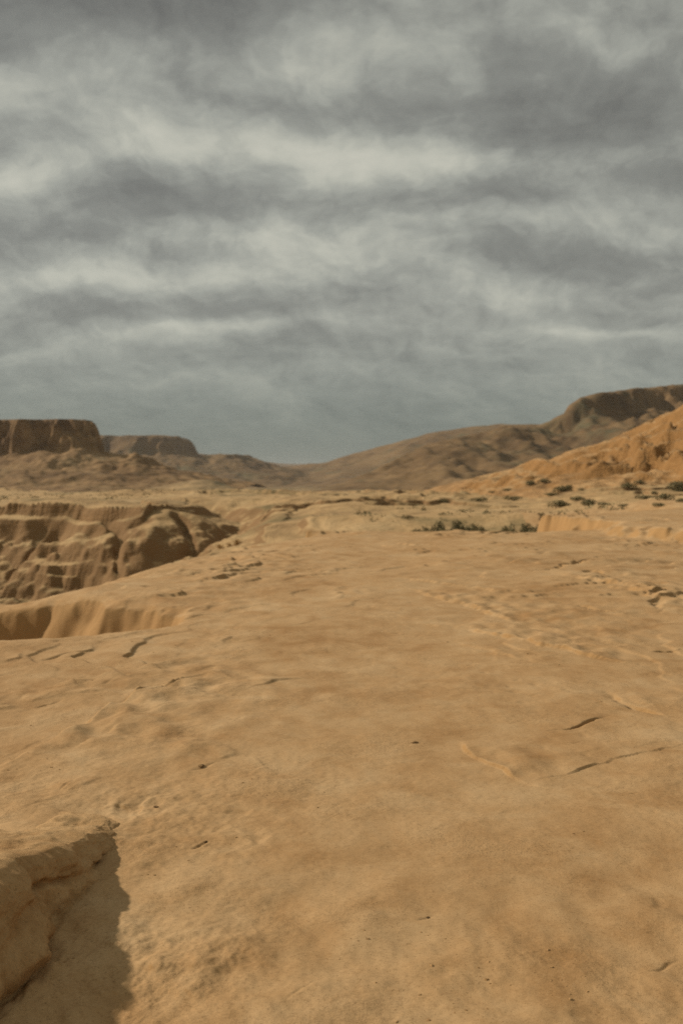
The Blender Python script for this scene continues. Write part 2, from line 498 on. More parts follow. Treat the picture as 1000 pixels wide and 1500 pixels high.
def tri_mesh(name, verts, quads, normals=None):
    me = bpy.data.meshes.new(name)
    n = len(verts)
    me.vertices.add(n)
    me.vertices.foreach_set('co', np.asarray(verts, dtype=np.float32).ravel())
    m = len(quads)
    me.loops.add(m * 4)
    me.loops.foreach_set('vertex_index', np.asarray(quads, dtype=np.int32).ravel())
    me.polygons.add(m)
    me.polygons.foreach_set('loop_start', np.arange(0, m * 4, 4, dtype=np.int32))
    me.polygons.foreach_set('use_smooth', np.ones(m, dtype=bool))
    me.update(calc_edges=True)
    me.validate()
    if normals is not None:
        me.normals_split_custom_set_from_vertices(np.asarray(normals, dtype=np.float32))
    return me


def link(name, me, mat, parent=None, **props):
    o = bpy.data.objects.new(name, me)
    col.objects.link(o)
    if mat is not None and me is not None:
        me.materials.clear()
        me.materials.append(mat)
    o.parent = parent
    for k, v in props.items():
        o[k] = v
    return o


# ------------------------------------------------------------------ materials
def rock_material(name, tan, deep, pale, patch=0.55, grain=True, strata=0.0, strata_scale=1.6, scrub=None, scrub_amt=0.5, scrub_scale=0.05, bump=1.0, big=1.0, steep=None):
    m = bpy.data.materials.new(name)
    m.use_nodes = True
    t = NT(m.node_tree)
    co = t.n('ShaderNodeTexCoord').outputs['Object']
    a = t.noise(co, patch * big, 6, .6, .4).outputs[0]
    b = t.noise(co, patch * 4.3 * big, 6, .62, .6).outputs[0]
    mp = t.n('ShaderNodeMapping', ins={'Vector': co, 'Rotation': (0, 0, math.radians(24)), 'Scale': (1.0, .35, 1.0)})
    c = t.noise(mp.outputs[0], patch * 7 * big, 5, .6, .8).outputs[0]
    f = t.math('MULTIPLY_ADD', t.math('SUBTRACT', a, .5), 1.5, .5)
    f = t.math('MULTIPLY_ADD', t.math('SUBTRACT', b, .5), 1.5, f)
    f = t.math('MULTIPLY_ADD', t.math('SUBTRACT', c, .5), .6, f, clamp=True)
    colr = t.ramp(f, [(.08, deep), (.46, tan), (.95, pale)])
    hgt = None
    if strata:
        mp2 = t.n('ShaderNodeMapping', ins={'Vector': co, 'Scale': (.06, .06, 1.0)})
        s = t.noise(mp2.outputs[0], strata_scale, 5, .65, .3).outputs[0]
        colr = t.mix(t.math('MULTIPLY', t.maprange(s, .5, .66), strata), colr, tuple(v * .52 for v in deep))
        hgt = s
    if scrub:
        sc = t.noise(co, scrub_scale, 8, .68).outputs[0]
        colr = t.mix(t.maprange(sc, .62 - .3 * scrub_amt, .80 - .3 * scrub_amt, 0, .85), colr, scrub)
    if steep:                                   # darker, redder tone where it is steep, base colours where it is level
        nz = t.n('ShaderNodeSeparateXYZ', ins={0: t.n('ShaderNodeNewGeometry').outputs['Normal']}).outputs[2]
        nz = t.math('MULTIPLY_ADD', t.math('SUBTRACT', b, .5), .25, nz)
        colr = t.mix(t.maprange(nz, .95, .80, 0, .9), colr, t.mix(a, tuple(v * .75 for v in steep), tuple(v * 1.2 for v in steep)))
    bs = t.n('ShaderNodeBsdfPrincipled', ins={'Roughness': .93})
    bs.inputs['Specular IOR Level'].default_value = .12
    if grain:
        g1 = t.noise(co, 55, 4, .7).outputs[0]
        g2 = t.noise(co, 260, 3, .7).outputs[0]
        g3 = t.noise(co, 14, 6, .66).outputs[0]
        colr = t.mix(t.math('MULTIPLY', t.maprange(g1, .52, .72), .42), colr, tuple(v * .62 for v in deep))
        colr = t.mix(t.math('MULTIPLY', t.maprange(g2, .50, .70), .22), colr, tuple(v * .72 for v in tan))
        colr = t.mix(t.math('MULTIPLY', t.maprange(g3, .56, .76), .35), colr, deep)
        gm = t.noise(co, 1.3, 4, .6).outputs[0]
        gm = t.maprange(gm, .46, .66, .25, 2.4)
        sp = t.noise(co, 120, 2, .6).outputs[0]
        colr = t.mix(t.math('MULTIPLY', t.maprange(sp, .58, .72), .55), colr, tuple(v * .45 for v in deep))
        colr = t.mix(t.math('MULTIPLY', t.maprange(sp, .42, .28), .45), colr, pale)
        h = t.math('MULTIPLY', t.math('MULTIPLY', g1, gm), .0026)
        h = t.math('MULTIPLY_ADD', g2, .0020, h)
        h = t.math('MULTIPLY_ADD', t.math('MULTIPLY', g3, gm), .0042, h)
        h = t.math('MULTIPLY_ADD', c, .004, h)
        bp = t.n('ShaderNodeBump', ins={'Height': h, 'Strength': .8 * bump, 'Distance': 1.0})
    else:
        h = t.math('MULTIPLY', b, .35 / big)
        h = t.math('MULTIPLY_ADD', c, .25 / big, h)
        if hgt is not None:
            h = t.math('MULTIPLY_ADD', hgt, .25 / big, h)
        bp = t.n('ShaderNodeBump', ins={'Height': h, 'Strength': .6 * bump, 'Distance': 1.0})
    t.set(bs.inputs['Base Color'], colr)
    t.set(bs.inputs['Normal'], bp.outputs[0])
    t.n('ShaderNodeOutputMaterial', ins={'Surface': bs.outputs[0]})
    return m


M_SLAB = rock_material('sandstone', (.398, .243, .112), (.314, .174, .070), (.466, .310, .160), steep=(.335, .192, .076))
M_LEDGE = rock_material('weathered_sandstone', (.395, .238, .106), (.300, .166, .066), (.455, .294, .144), patch=1.4, bump=1.7)
M_VALLEY = rock_material('valley_soil', (.385, .250, .118), (.270, .170, .080), (.450, .310, .158), patch=.10, grain=False, scrub=(.160, .120, .054), scrub_amt=.42, scrub_scale=.12, steep=(.200, .114, .049), strata=.3)
M_SCRUB = rock_material('scrubby_soil', (.240, .160, .078), (.150, .100, .048), (.370, .250, .125), patch=.03, grain=False, scrub=(.105, .088, .042), scrub_amt=.45, scrub_scale=.035)
M_HILL = rock_material('orange_hillside', (.350, .205, .090), (.245, .136, .056), (.410, .266, .128), patch=.12, grain=False, strata=.6, strata_scale=1.3, bump=1.8, steep=(.265, .138, .048))
M_MESA = rock_material('mesa_rock', (.215, .130, .060), (.120, .068, .030), (.290, .186, .090), patch=.03, grain=False, strata=.35, strata_scale=.25, scrub=(.13, .115, .06), scrub_amt=.1, scrub_scale=.03, big=1.0, bump=1.0)
M_FAR = rock_material('far_rock', (.165, .102, .048), (.090, .055, .027), (.215, .140, .068), patch=.012, grain=False, strata=.3, strata_scale=.12, scrub=(.105, .095, .052), scrub_amt=.35, scrub_scale=.02, bump=1.0)


# ------------------------------------------------------------------ ground sheet (finer near by, coarser far off), cut into slab, canyon and valley floor
def build_ground():
    th = [0.0]
    st = math.radians(.095)
    while th[-1] < math.radians(24):
        th.append(th[-1] + st)
    while th[-1] < math.pi:
        st *= 1.16
        th.append(th[-1] + min(st, .12))
    th[-1] = math.pi
    th = np.array([-t for t in th[:0:-1]] + th)
    rs = [.4]
    while rs[-1] < 9000:
        r = rs[-1]
        g = .02 if r < 2.6 else .0024 if r < 6 else .0030 if r < 12 else .0055 if r < 36 else .0060 if r < 60 else .0030 if r < 75 else .006 if r < 84 else .009 if r < 160 else .016 if r < 700 else .04
        rs.append(r * (1 + g))
    rs = np.array(rs)
    R, T = np.meshgrid(rs, th, indexing='ij')
    x = (R * np.sin(T)).ravel()
    y = (R * np.cos(T)).ravel()
    z = ground_h(x, y)
    nr, nt = R.shape
    V = np.stack([x, y, z], 1)
    P = V.reshape(nr, nt, 3)
    dr = np.gradient(P, axis=0)
    dt = np.gradient(P, axis=1)
    N = np.cross(dt, dr)
    N /= np.linalg.norm(N, axis=2, keepdims=True) + 1e-12
    N *= np.sign(N[..., 2:3] + 1e-9)
    N = N.reshape(-1, 3)
    i = np.arange(nr * nt).reshape(nr, nt)
    Q = np.stack([i[:-1, :-1], i[:-1, 1:], i[1:, 1:], i[1:, :-1]], -1).reshape(-1, 4)
    C = V[Q].mean(1)
    cx, cy = C[:, 0], C[:, 1]
    can = canyon_sd(cx, cy) > .05
    slab = (~can) & (cy + 3.0 * noise(cx * .07, cy * .05, 1) + 1.0 * noise(cx * .3, cy * .3, 2) < 34.5) & (np.hypot(cx, cy) < 60)
    wild = (~(can | slab)) & (cy + 14 * noise(cx * .03, cy * .02, 302) > 150)
    slab |= (~can) & (cx > 6) & (cy < 52) & (poly_sd(cx, cy, TERRACE) > -.9)
    val = ~(can | slab | wild)
    for nm, mk, mt in (('rock_slab', slab, M_SLAB), ('canyon', can, M_VALLEY), ('valley_floor', val, M_VALLEY), ('scrubland', wild, M_SCRUB)):
        q = Q[mk]
        u, inv = np.unique(q, return_inverse=True)
        me = tri_mesh(nm, V[u], inv.reshape(-1, 4), N[u])
        link(nm, me, mt, kind='structure')
    return len(Q)


nq = build_ground()


# ------------------------------------------------------------------ hills: each its own patch of terrain
def patch(name, x0, x1, y0, y1, step, hf, mat, floor_drop=4.0, ystep=None):
    xs = np.arange(x0, x1, step)
    ys = np.arange(y0, y1, ystep or step)
    X, Y = np.meshgrid(xs, ys, indexing='xy')
    x, y = X.ravel(), Y.ravel()
    z = hf(x, y)
    keep = z > -8.5 - floor_drop
    ny, nx = X.shape
    i = np.arange(nx * ny).reshape(ny, nx)
    Q = np.stack([i[:-1, :-1], i[:-1, 1:], i[1:, 1:], i[1:, :-1]], -1).reshape(-1, 4)
    Q = Q[keep[Q].any(1)]
    u, inv = np.unique(Q, return_inverse=True)
    me = tri_mesh(name, np.stack([x, y, z], 1)[u], inv.reshape(-1, 4))
    return link(name, me, mat, kind='structure'), len(Q)


def spine_fn(pts):
    P = sorted([at_depth(*p) for p in pts])
    xs = [p[0] for p in P]
    return lambda x: (np.interp(x, xs, [p[1] for p in P]), np.interp(x, xs, [p[2] for p in P]))


_hs = spine_fn([(560, 735, 122), (585, 729, 120), (620, 722, 115), (680, 706, 108), (740, 691, 104), (780, 679, 102), (840, 664, 100), (880, 653, 99), (920, 640, 98), (960, 620, 97), (1000, 598, 96), (1100, 560, 95), (1300, 500, 95), (1700, 470, 95)])


HILL_LEDGES = []


def hill_h(x, y):
    ys, zs = _hs(x)
    ys = ys + 2.5 * noise(x * .09, y * .0 + 3, 81)
    d = ys - y
    L = 36.0 + 4 * noise(x * .08, x * 0, 82)
    t = d / L
    g = np.interp(t, [-1.6, -.5, 0, .08, .30, .55, .8, 1.0, 1.3], [-.6, .70, 1.0, .97, .66, .34, .12, .0, -.25])
    H = np.maximum(zs, .0) + 1.6
    z = -1.4 + H * g
    amp = np.clip(z + .6, 0, 4) / 4
    q = z * .55 + .8 * noise(x * .09, y * .09, 83) + .4 * fbm(x * .3, y * .25, 84, 4)
    fr = q % 1.0
    z = z + amp * (1.05 * (sstep(.05, .8, fr) - sstep(.84, 1.0, fr)) - .5) * np.clip(noise(x * .07, y * .07, 88) + .55, 0, 1.2)
    for pl_, a_, l_ in HILL_LEDGES:
        dl_, s_, t_ = line_sd(x + .9 * noise(x * .3, y * .3, 78) + .3 * noise(x * 1.2, y * 1.2, 79), y + .9 * noise(x * .3, y * .3, 76) + .3 * noise(x * 1.2, y * 1.2, 77), pl_)
        dd = dl_ * s_
        z = z + a_ * (np.where(dd > 0, np.exp(-dd / l_), 1) * sstep(-.35, .35, dd) - .8 * np.exp(-((dd + .5) / .6) ** 2)) * sstep(-.1, .15, t_) * (1 - sstep(.8, 1.1, t_)) * (.4 + .9 * np.clip(noise(x * .35, y * .35, 75) + .4, 0, 1))
    rill = ridged(x * .16 + y * .05, y * .045, 85, 4)
    crag = sstep(-.15, .40, noise(x * .10, y * .10, 89) + .35 * noise(x * .4, y * .4, 90) + .25 * sstep(20, 32, x)) * sstep(1.5, 3.0, z)
    fr2 = (z * .9 + .6 * noise(x * .25, y * .25, 80)) % 1.0
    z = z + amp * crag * sstep(.03, .22, t) * 1.0 * (sstep(.0, .75, fr2) - sstep(.80, .95, fr2) - .3)
    z = z + amp * (.25 + .75 * sstep(0, .2, t)) * (.75 * (rill - .6) + .45 * fbm(x * .25, y * .25, 86, 4) + .26 * fbm(x * .9, y * .9, 87, 4))
    return z


def mesa_h(x, y):
    px = x + 5 * noise(x * .03, y * .03, 91) + 3.2 * noise(x * .10, y * .10, 92) + 4.5 * ridged(x * .13, y * .13, 93, 3)
    py = y + 6 * noise(x * .03, y * .03, 94) + 3.2 * noise(x * .10, y * .10, 95) + 4.5 * ridged(x * .13, y * .13, 96, 3)
    d = poly_sd(px, py, [(-420, 472), (-158, 454), (-119, 449), (-109, 454), (-110, 466), (-138, 560), (-180, 640), (-420, 660)])
    cliff = np.interp(d, [-190, -125, -70, -34, -9, -1, 0.6, 1.8, 3.6, 5, 60], [-14, -6, .5, 6.5, 13.5, 15.5, 21, 22, 28.2, 29.8, 30.4])
    tal = (1 - sstep(-3, 2, d)) * sstep(-130, -60, d)
    z = cliff + tal * (1.5 * (ridged(x * .045 + y * .012, y * .02, 97, 4) - .6) + .8 * fbm(x * .1, y * .1, 98, 4)) - (1 - sstep(-6, 3, d)) * sstep(-40, -6, d) * 3.2 * np.clip(noise(x * .05, y * .02, 89), -1, 1)
    return z + sstep(6, 20, d) * (.9 * fbm(x * .05, y * .05, 99, 4)) - .004 * np.maximum(-110 - x, 0)


def far_mesa_h(x, y):
    wx = 9 * noise(x * .012, y * .012, 101) + 7 * noise(x * .04, y * .04, 102) + 6 * ridged(x * .06, y * .06, 103, 3)
    wy = 9 * noise(x * .012, y * .012, 104) + 7 * noise(x * .04, y * .04, 105) + 6 * ridged(x * .06, y * .06, 108, 3)
    d = poly_sd(x + wx, y + wy, [(-620, 1340), (-312, 1312), (-270, 1296), (-203, 1300), (-192, 1340), (-210, 1480), (-620, 1540)])
    z1 = np.interp(d, [-420, -220, -110, -50, -10, 0, 8, 16, 24, 120], [-22, -9, 6, 20, 34, 38, 50, 58, 62, 64])
    z1 = z1 + sstep(-300, -420, x) * 12 * sstep(0, 40, d)
    d2 = poly_sd(x + wx, y + wy, [(-230, 1330), (-150, 1322), (-128, 1345), (-120, 1420), (-230, 1500)])
    z2 = np.interp(d2, [-420, -180, -70, -20, 0, 10, 60], [-24, -6, 14, 26, 31, 37, 38])
    z = np.maximum(z1, z2)
    er = (1 - sstep(10, 30, np.maximum(d, d2)))
    return z + er * (5.5 * (ridged(x * .017 + y * .004, y * .007, 106, 4) - .6)) + 1.2 * fbm(x * .05, y * .05, 107, 3)


_fr = spine_fn([(380, 750, 520), (440, 724, 520), (500, 708, 560), (545, 690, 590), (600, 662, 620), (634, 648, 640), (700, 634, 670), (735, 624, 690), (786, 622, 700), (806, 615, 700), (824, 606, 700),
                (831, 594, 702), (846, 583, 705), (877, 576, 715), (951, 566, 740), (1000, 563, 760), (1150, 545, 820), (1500, 540, 900)])


def ridge_h(x, y):
    ys, zs = _fr(x)
    ys, zs = _fr(x - .30 * np.maximum(y - ys, 0))
    ys = ys + 12 * noise(x * .015, x * 0 + 2, 111) + 5 * noise(x * .06, x * 0 + 7, 112)
    d = ys - y + 10 * noise(x * .045, y * .045, 113) + 4.0 * noise(x * .13, y * .13, 114) + 2.5 * noise(x * .30, y * .30, 118)
    H = zs + 10
    cl = sstep(120, 165, x)                     # the cliff band is on the right
    soft = np.interp(d, [-600, -200, 0, 40, 110, 190, 260, 330], [-.2, .75, 1.0, .82, .46, .20, .04, -.25])
    hard = np.interp(d, [-600, -200, 0, 10, 13, 22, 60, 120, 190, 260, 330], [-.2, .9, 1.0, .97, .93, .80, .64, .44, .22, .04, -.25])
    g = soft * (1 - cl) + hard * cl
    z = -10 + H * g
    er = sstep(0, 25, d) * (1 - .6 * sstep(180, 300, d))
    er = er * sstep(8, 30, H)
    z = z + er * (9.5 * (ridged(x * .018 + y * .006, y * .006, 115, 5) - .62) + 2.0 * fbm(x * .05, y * .05, 116, 4))
    return z + .5 * fbm(x * .1, y * .1, 117, 3)


_br = spine_fn([(340, 690, 1700), (400, 684, 1650), (440, 681, 1600), (478, 677, 1560), (505, 668, 1540), (568, 652, 1520), (625, 635, 1500), (700, 624, 1500), (735, 621, 1500), (800, 622, 1500), (1000, 600, 1600)])


def back_ridge_h(x, y):
    ys, zs = _br(x)
    d = ys - y + 20 * noise(x * .006, y * .006, 121)
    g = np.interp(d, [-600, -100, 0, 80, 220, 420, 600], [0, .9, 1, .82, .45, .10, -.2])
    z = -8 + (zs + 8) * g
    return z + sstep(0, 60, d) * 9 * (ridged(x * .008, y * .004, 122, 5) - .62) + 1.5 * fbm(x * .03, y * .03, 123, 4)


_dr = spine_fn([(150, 650, 4000), (290, 664, 4000), (345, 670, 4000), (390, 677, 4000), (430, 680, 4100), (470, 681, 4100), (540, 678, 4000), (640, 670, 4000), (900, 660, 4000)])


def distant_h(x, y):
    ys, zs = _dr(x)
    d = ys - y
    g = np.interp(d, [-900, 0, 300, 1200, 1800], [0, 1, .75, .1, -.2])
    return -8 + (zs + 8) * g + 10 * fbm(x * .003, y * .003, 131, 5) * sstep(-200, 200, d)


# ------------------------------------------------------------------ where a line of sight first meets the land
def land_h(x, y):
    return np.maximum(ground_h(x, y), np.where((x > 4) & (y > 50) & (y < 150), hill_h(x, y), -50))


def hit(px, py, y0=2.0, y1=220.0):
    Y = np.exp(np.linspace(math.log(y0), math.log(y1), 3000))
    x = (px - 500) * K * Y
    z = EYE - (py - HORIZON) * K * Y
    h = land_h(x, Y)
    k = np.where(h >= z)[0]
    k = k[0] if len(k) else -1
    return float(x[k]), float(Y[k]), float(h[k])


_new = []
for pl_, a_, l_ in (([(858, 700), (885, 694), (915, 686), (950, 676), (1000, 660), (1060, 650)], 1.7, 6), ([(800, 690), (830, 687), (862, 683), (900, 672)], 1.1, 5),
                    ([(905, 664), (935, 655), (965, 650), (1000, 640)], 1.3, 5), ([(672, 722), (690, 712), (715, 704)], 1.0, 4), ([(730, 706), (760, 698), (790, 692)], .9, 4),
                    ([(880, 716), (920, 704), (960, 698)], .8, 4)):
    _new.append(([hit(px, py, 45)[:2] for px, py in pl_], a_ * .38, l_ * .6))
HILL_LEDGES.extend(_new)
patch('orange_hill', 4, 75, 50, 150, .27, hill_h, M_HILL, -6.5)
patch('mesa', -290, -40, 335, 540, .7, mesa_h, M_MESA, 0)
patch('far_mesa', -640, 40, 1080, 1560, 2.2, far_mesa_h, M_FAR, 2)
patch('cliff_ridge', -50, 560, 360, 1000, 1.7, ridge_h, M_FAR, 2)
patch('long_ridge', -420, 700, 960, 2000, 5, back_ridge_h, M_FAR, 2)
patch('distant_hills', -1500, 1500, 2300, 4600, 18, distant_h, M_FAR, 2)


# ------------------------------------------------------------------ the ledge of rock in the lower left
def build_ledge():
    ns, nt = 280, 230
    s = np.linspace(1.3, 4.86, ns)
    S, T = np.meshgrid(s, np.linspace(0, 1, nt), indexing='ij')
    edge = np.interp(s, LEDGE_Y, LEDGE_X)
    edge = edge - np.interp(s, [3.0, 4.3, 4.8], [.085, .075, .02]) + .024 * noise(s * 3.5, s * 0 + 1, 201) + .016 * noise(s * 9, s * 0 + 2, 202) + .009 * noise(s * 27, s * 0 + 2, 203)
    top = np.interp(s, [1.3, 2.0, 2.9, 3.3, 3.7, 4.1, 4.4, 4.6, 4.75, 4.86], [-.10, .25, .335, .305, .212, .118, .058, .020, -.005, -.05])
    top = top + .010 * noise(s * 4, s * 0 + 5, 204) + .006 * noise(s * 13, s * 0 + 5, 205)
    E = edge[:, None] + 0 * T
    H = top[:, None] + 0 * T
    # across: first 60 % runs over the top from the far left to the lip, the rest goes down the face
    tt = np.clip(T / .60, 0, 1)
    ft = np.clip((T - .60) / .40, 0, 1)
    left = -3.3
    X = left + (E - .08 - left) * tt ** .55
    back = (E - .08 - X)                                     # distance back from the lip
    Z = H - .05 * sstep(.5, 2.2, back) + .02 * sstep(0, .35, back) - .5 * sstep(1.3, 2.2, back) * H / .25 - .16 * sstep(4.25, 4.86, S + .20 * noise(X * 3.1, S * 2.0, 206)) * sstep(.05, .5, back)
    # face: rounded lip, a bulge, an undercut, a rib at the foot, then below the ground
    fx = np.interp(ft, [0, .06, .14, .30, .50, .66, .80, .90, 1.0], [-.050, -.024, .0, .030, .058, .082, .090, .105, .135])
    fz = np.interp(ft, [0, .06, .14, .30, .50, .66, .80, .90, 1.0], [1.0, .960, .86, .68, .48, .26, .04, -.18, -.5])
    rib = np.exp(-((S - 3.1) / .35) ** 2) * np.exp(-((ft - .66) / .12) ** 2)
    face = ft > 0
    Hc = np.maximum(H, .02)
    X = np.where(face, E + fx * (.6 + 2.0 * Hc) + .055 * rib, X)
    Z = np.where(face, np.where(fz > 0, fz * Hc + (H - Hc), fz * .25 + (H - Hc)), Z)
    along = S
    arc = np.where(face, .035 + ft * (Hc + .1), -back)
    n1 = .030 * noise(along * 3.2, arc * 4.2, 211) + .016 * fbm(along * 7, arc * 9, 212, 3) - .045 * np.exp(-((arc - .17 - .05 * noise(along * 2.5, along * 0, 218) - .06 * (along - 3.4)) / .018) ** 2) * face * np.clip(noise(along * 2.0, along * 0 + 4, 219) + .5, 0, 1) + .0035 * fbm(along * 34, arc * 38, 213, 2)
    pit = -.03 * np.clip(noise(along * 8.5, arc * 9.5, 214) - .45, 0, 1)
    step = .016 * sstep(.46, .54, np.clip(noise(along * 1.3 - arc * 1.2, arc * 2.6, 215) * .8 + .5 + .06 * noise(along * 9, arc * 9, 216), 0, 1))
    disp = n1 + pit + step
    wf = sstep(0.0, .18, ft)
    X = X + disp * wf
    Z = Z + (.45 * disp + .55 * (.003 * fbm(along * 30, arc * 30, 221, 3) + .006 * fbm(along * 9, arc * 9, 222, 3))) * (1 - wf)
    P = np.stack([X, S + .01 * noise(S * 9, arc * 9, 217), Z], -1)
    i = np.arange(ns * nt).reshape(ns, nt)
    Q = np.stack([i[:-1, :-1], i[1:, :-1], i[1:, 1:], i[:-1, 1:]], -1).reshape(-1, 4)[:, ::-1]
    me = tri_mesh('rock_ledge', P.reshape(-1, 3), Q)
    link('rock_ledge', me, M_LEDGE, label='low sandstone ledge with a rough undercut face casting the dark shadow at lower left', category='rock ledge')


build_ledge()


# ------------------------------------------------------------------ plants
def leaf_material(name, a, b):
    m = bpy.data.materials.new(name)
    m.use_nodes = True
    t = NT(m.node_tree)
    co = t.n('ShaderNodeTexCoord').outputs['Object']
    n = t.noise(co, 3.0, 3, .6).outputs[0]
    c = t.mix(t.maprange(n, .35, .65), a, b)
    bs = t.n('ShaderNodeBsdfPrincipled', ins={'Base Color': c, 'Roughness': .8})
    bs.inputs['Specular IOR Level'].default_value = .2
    t.n('ShaderNodeOutputMaterial', ins={'Surface': bs.outputs[0]})
    return m


M_LEAF = leaf_material('dark_leaf', (.120, .103, .046), (.175, .148, .072))
M_GREY = leaf_material('grey_green_leaf', (.140, .118, .054), (.210, .172, .082))
M_DRY = leaf_material('dry_grass_blade', (.330, .200, .070), (.420, .280, .120))
M_WOOD = leaf_material('twig_wood', (.130, .090, .052), (.180, .130, .080))


def foliage_mesh(name, seed, n, rx, rz, leaf, lobes):
    rng = np.random.default_rng(seed)
    lob = [(rng.uniform(-.55, .55) * rx, rng.uniform(-.55, .55) * rx, rng.uniform(.25, .75) * rz, rng.uniform(.32, .6)) for _ in range(lobes)]
    V, Q = [], []
    for i in range(n):
        lx, ly, lz, lr = lob[i % lobes]
        d = rng.normal(size=3)
        d /= np.linalg.norm(d)
        rad = rng.uniform(.45, 1.0) ** .6
        c = np.array([lx + d[0] * rx * lr * rad, ly + d[1] * rx * lr * rad, max(.02, lz + d[2] * rz * lr * .9 * rad)])
        a = rng.normal(size=3)
        a = a / np.linalg.norm(a)
        b = np.cross(a, d + rng.normal(size=3) * .6)
        b /= np.linalg.norm(b) + 1e-6
        s = leaf * rng.uniform(.6, 1.3)
        k = len(V)
        V += [c - a * s, c + b * s * .45, c + a * s, c - b * s * .45]
        Q.append((k, k + 1, k + 2, k + 3))
    return tri_mesh(name, np.array(V), np.array(Q))


def stem_mesh(name, seed, n, rx, rz):
    rng = np.random.default_rng(seed)
    V, Q = [], []
    for i in range(n):
        ang = rng.uniform(0, 2 * math.pi)
        top = np.array([math.cos(ang) * rx * rng.uniform(.2, .6), math.sin(ang) * rx * rng.uniform(.2, .6), rz * rng.uniform(.5, .85)])
        base = np.array([math.cos(ang) * .03, math.sin(ang) * .03, -.08])
        mid = base * .5 + top * .5 + np.array([0, 0, rz * .08])
        ring = []
        for c, r in ((base, .022), (mid, .014), (top, .005)):
            k = len(V)
            V += [c + np.array([math.cos(q) * r, math.sin(q) * r, 0]) for q in (0, 2.09, 4.19)]
            ring.append(k)
        for k0, k1 in zip(ring[:-1], ring[1:]):
            for j in range(3):
                Q.append((k0 + j, k0 + (j + 1) % 3, k1 + (j + 1) % 3, k1 + j))
    return tri_mesh(name, np.array(V), np.array(Q))


def grass_mesh(name, seed, n, r, h):
    rng = np.random.default_rng(seed)
    V, Q = [], []
    for i in range(n):
        a = rng.uniform(0, 2 * math.pi)
        p = np.array([math.cos(a), math.sin(a), 0]) * r * rng.uniform(0, .55)
        lean = np.array([math.cos(a), math.sin(a), 0]) * rng.uniform(.1, .8) * h
        hh = h * rng.uniform(.5, 1.0)
        wv_ = np.array([-math.sin(a), math.cos(a), 0]) * .006
        m = p + lean * .35 + np.array([0, 0, hh * .6])
        t = p + lean + np.array([0, 0, hh])
        k = len(V)
        b = p - np.array([0, 0, .04])
        V += [b - wv_, b + wv_, m + wv_ * .8, m - wv_ * .8, t + wv_ * .2, t - wv_ * .2]
        Q += [(k, k + 1, k + 2, k + 3), (k + 3, k + 2, k + 4, k + 5)]
    return tri_mesh(name, np.array(V), np.array(Q))


FOL = {'round': (foliage_mesh('foliage', 1, 900, 1.0, .95, .085, 7), stem_mesh('stem', 2, 9, .9, .85), M_LEAF),
       'ragged': (foliage_mesh('foliage', 3, 650, 1.0, .70, .085, 6), stem_mesh('stem', 4, 9, .9, .6), M_LEAF),
       'low': (foliage_mesh('foliage', 5, 600, 1.0, .42, .075, 9), stem_mesh('stem', 6, 8, .9, .35), M_GREY)}
for f_, s_, mt in FOL.values():
    f_.materials.append(mt)
    s_.materials.append(M_WOOD)
GRASS = [grass_mesh('grass_tuft', 11, 120, .35, .32), grass_mesh('grass_tuft', 12, 90, .28, .24)]
for g_ in GRASS:
    g_.materials.append(M_DRY)


def shrub(kind, px, py, half_px, label, group, squash=1.0, y0=2.0):
    x, y, z = hit(px, py, y0)
    size = half_px * K * y
    r = bpy.data.objects.new('shrub', None)
    col.objects.link(r)
    r.empty_display_size = .2
    r.location = (x, y, z - .03)
    r.rotation_euler = (0, 0, random.uniform(0, 6.28))
    r.scale = (size, size, size * squash)
    r['label'] = label
    r['category'] = 'shrub'
    r['group'] = group
    f_, s_, mt = FOL[kind]
    for nm, me in (('foliage', f_), ('stem', s_)):
        o = bpy.data.objects.new(nm, me)
        col.objects.link(o)
        o.parent = r


G1, G2 = 'shrubs along the foot of the orange hill', 'shrubs in the hollow behind the rock slab'
HILL_SHRUBS = [
    ('round', 776, 711, 8, 'small round dark bush alone high on the orange slope'),
    ('ragged', 797, 708, 10, 'dark lopsided bush just right of the lone round bush on the slope'),
    ('ragged', 822, 722, 15, 'largest ragged green shrub in the middle of the slope foot'),
    ('round', 832, 716, 7, 'dark small shrub on the upper side of the big ragged shrub'),
    ('low', 806, 726, 12, 'grey green low shrub spreading left of the big ragged shrub'),
    ('low', 851, 718, 7, 'pale small shrub between two dark clumps on the slope foot'),
    ('ragged', 922, 716, 12, 'dark ragged shrub leading the right hand clump on the slope'),
    ('ragged', 934, 709, 9, 'upper dark shrub of the right hand clump on the slope'),
    ('round', 957, 724, 5, 'tiny dark round shrub between the clump and the frame edge'),
    ('round', 992, 719, 16, 'large dark round bush cut by the right edge of the picture'),
    ('low', 945, 731, 15, 'wide grey green shrub below the right hand clump'),
    ('ragged', 975, 732, 14, 'low dark shrub below the large bush at the right edge'),
    ('low', 999, 735, 13, 'grey shrub at the bottom right of the slope foot'),
    ('low', 742, 719, 9, 'sparse grey green shrub on the left part of the slope foot'),
    ('low', 722, 722, 7, 'leftmost sparse shrub on the orange slope itself'),
    ('low', 752, 733, 16, 'flat grey green shrub on the sand below the round bush'),
    ('low', 700, 734, 13, 'flat pale shrub at the thin left end of the orange hill'),
    ('low', 648, 736, 12, 'small flat shrub where the orange hill meets the valley floor'),
    ('ragged', 816, 744, 17, 'wide dark shrub standing out on the terrace sand, nearest of the slope shrubs'),
    ('ragged', 858, 741, 15, 'dark flat shrub right of the wide one on the terrace sand'),
    ('low', 846, 733, 14, 'grey shrub behind the two wide shrubs on the terrace'),
    ('low', 884, 739, 9, 'small grey shrub right of the terrace shrubs'),
    ('low', 912, 742, 11, 'flat faint shrub on the terrace toward the right edge'),
    ('low', 965, 741, 12, 'flat faint shrub on the terrace near the right edge'),
]
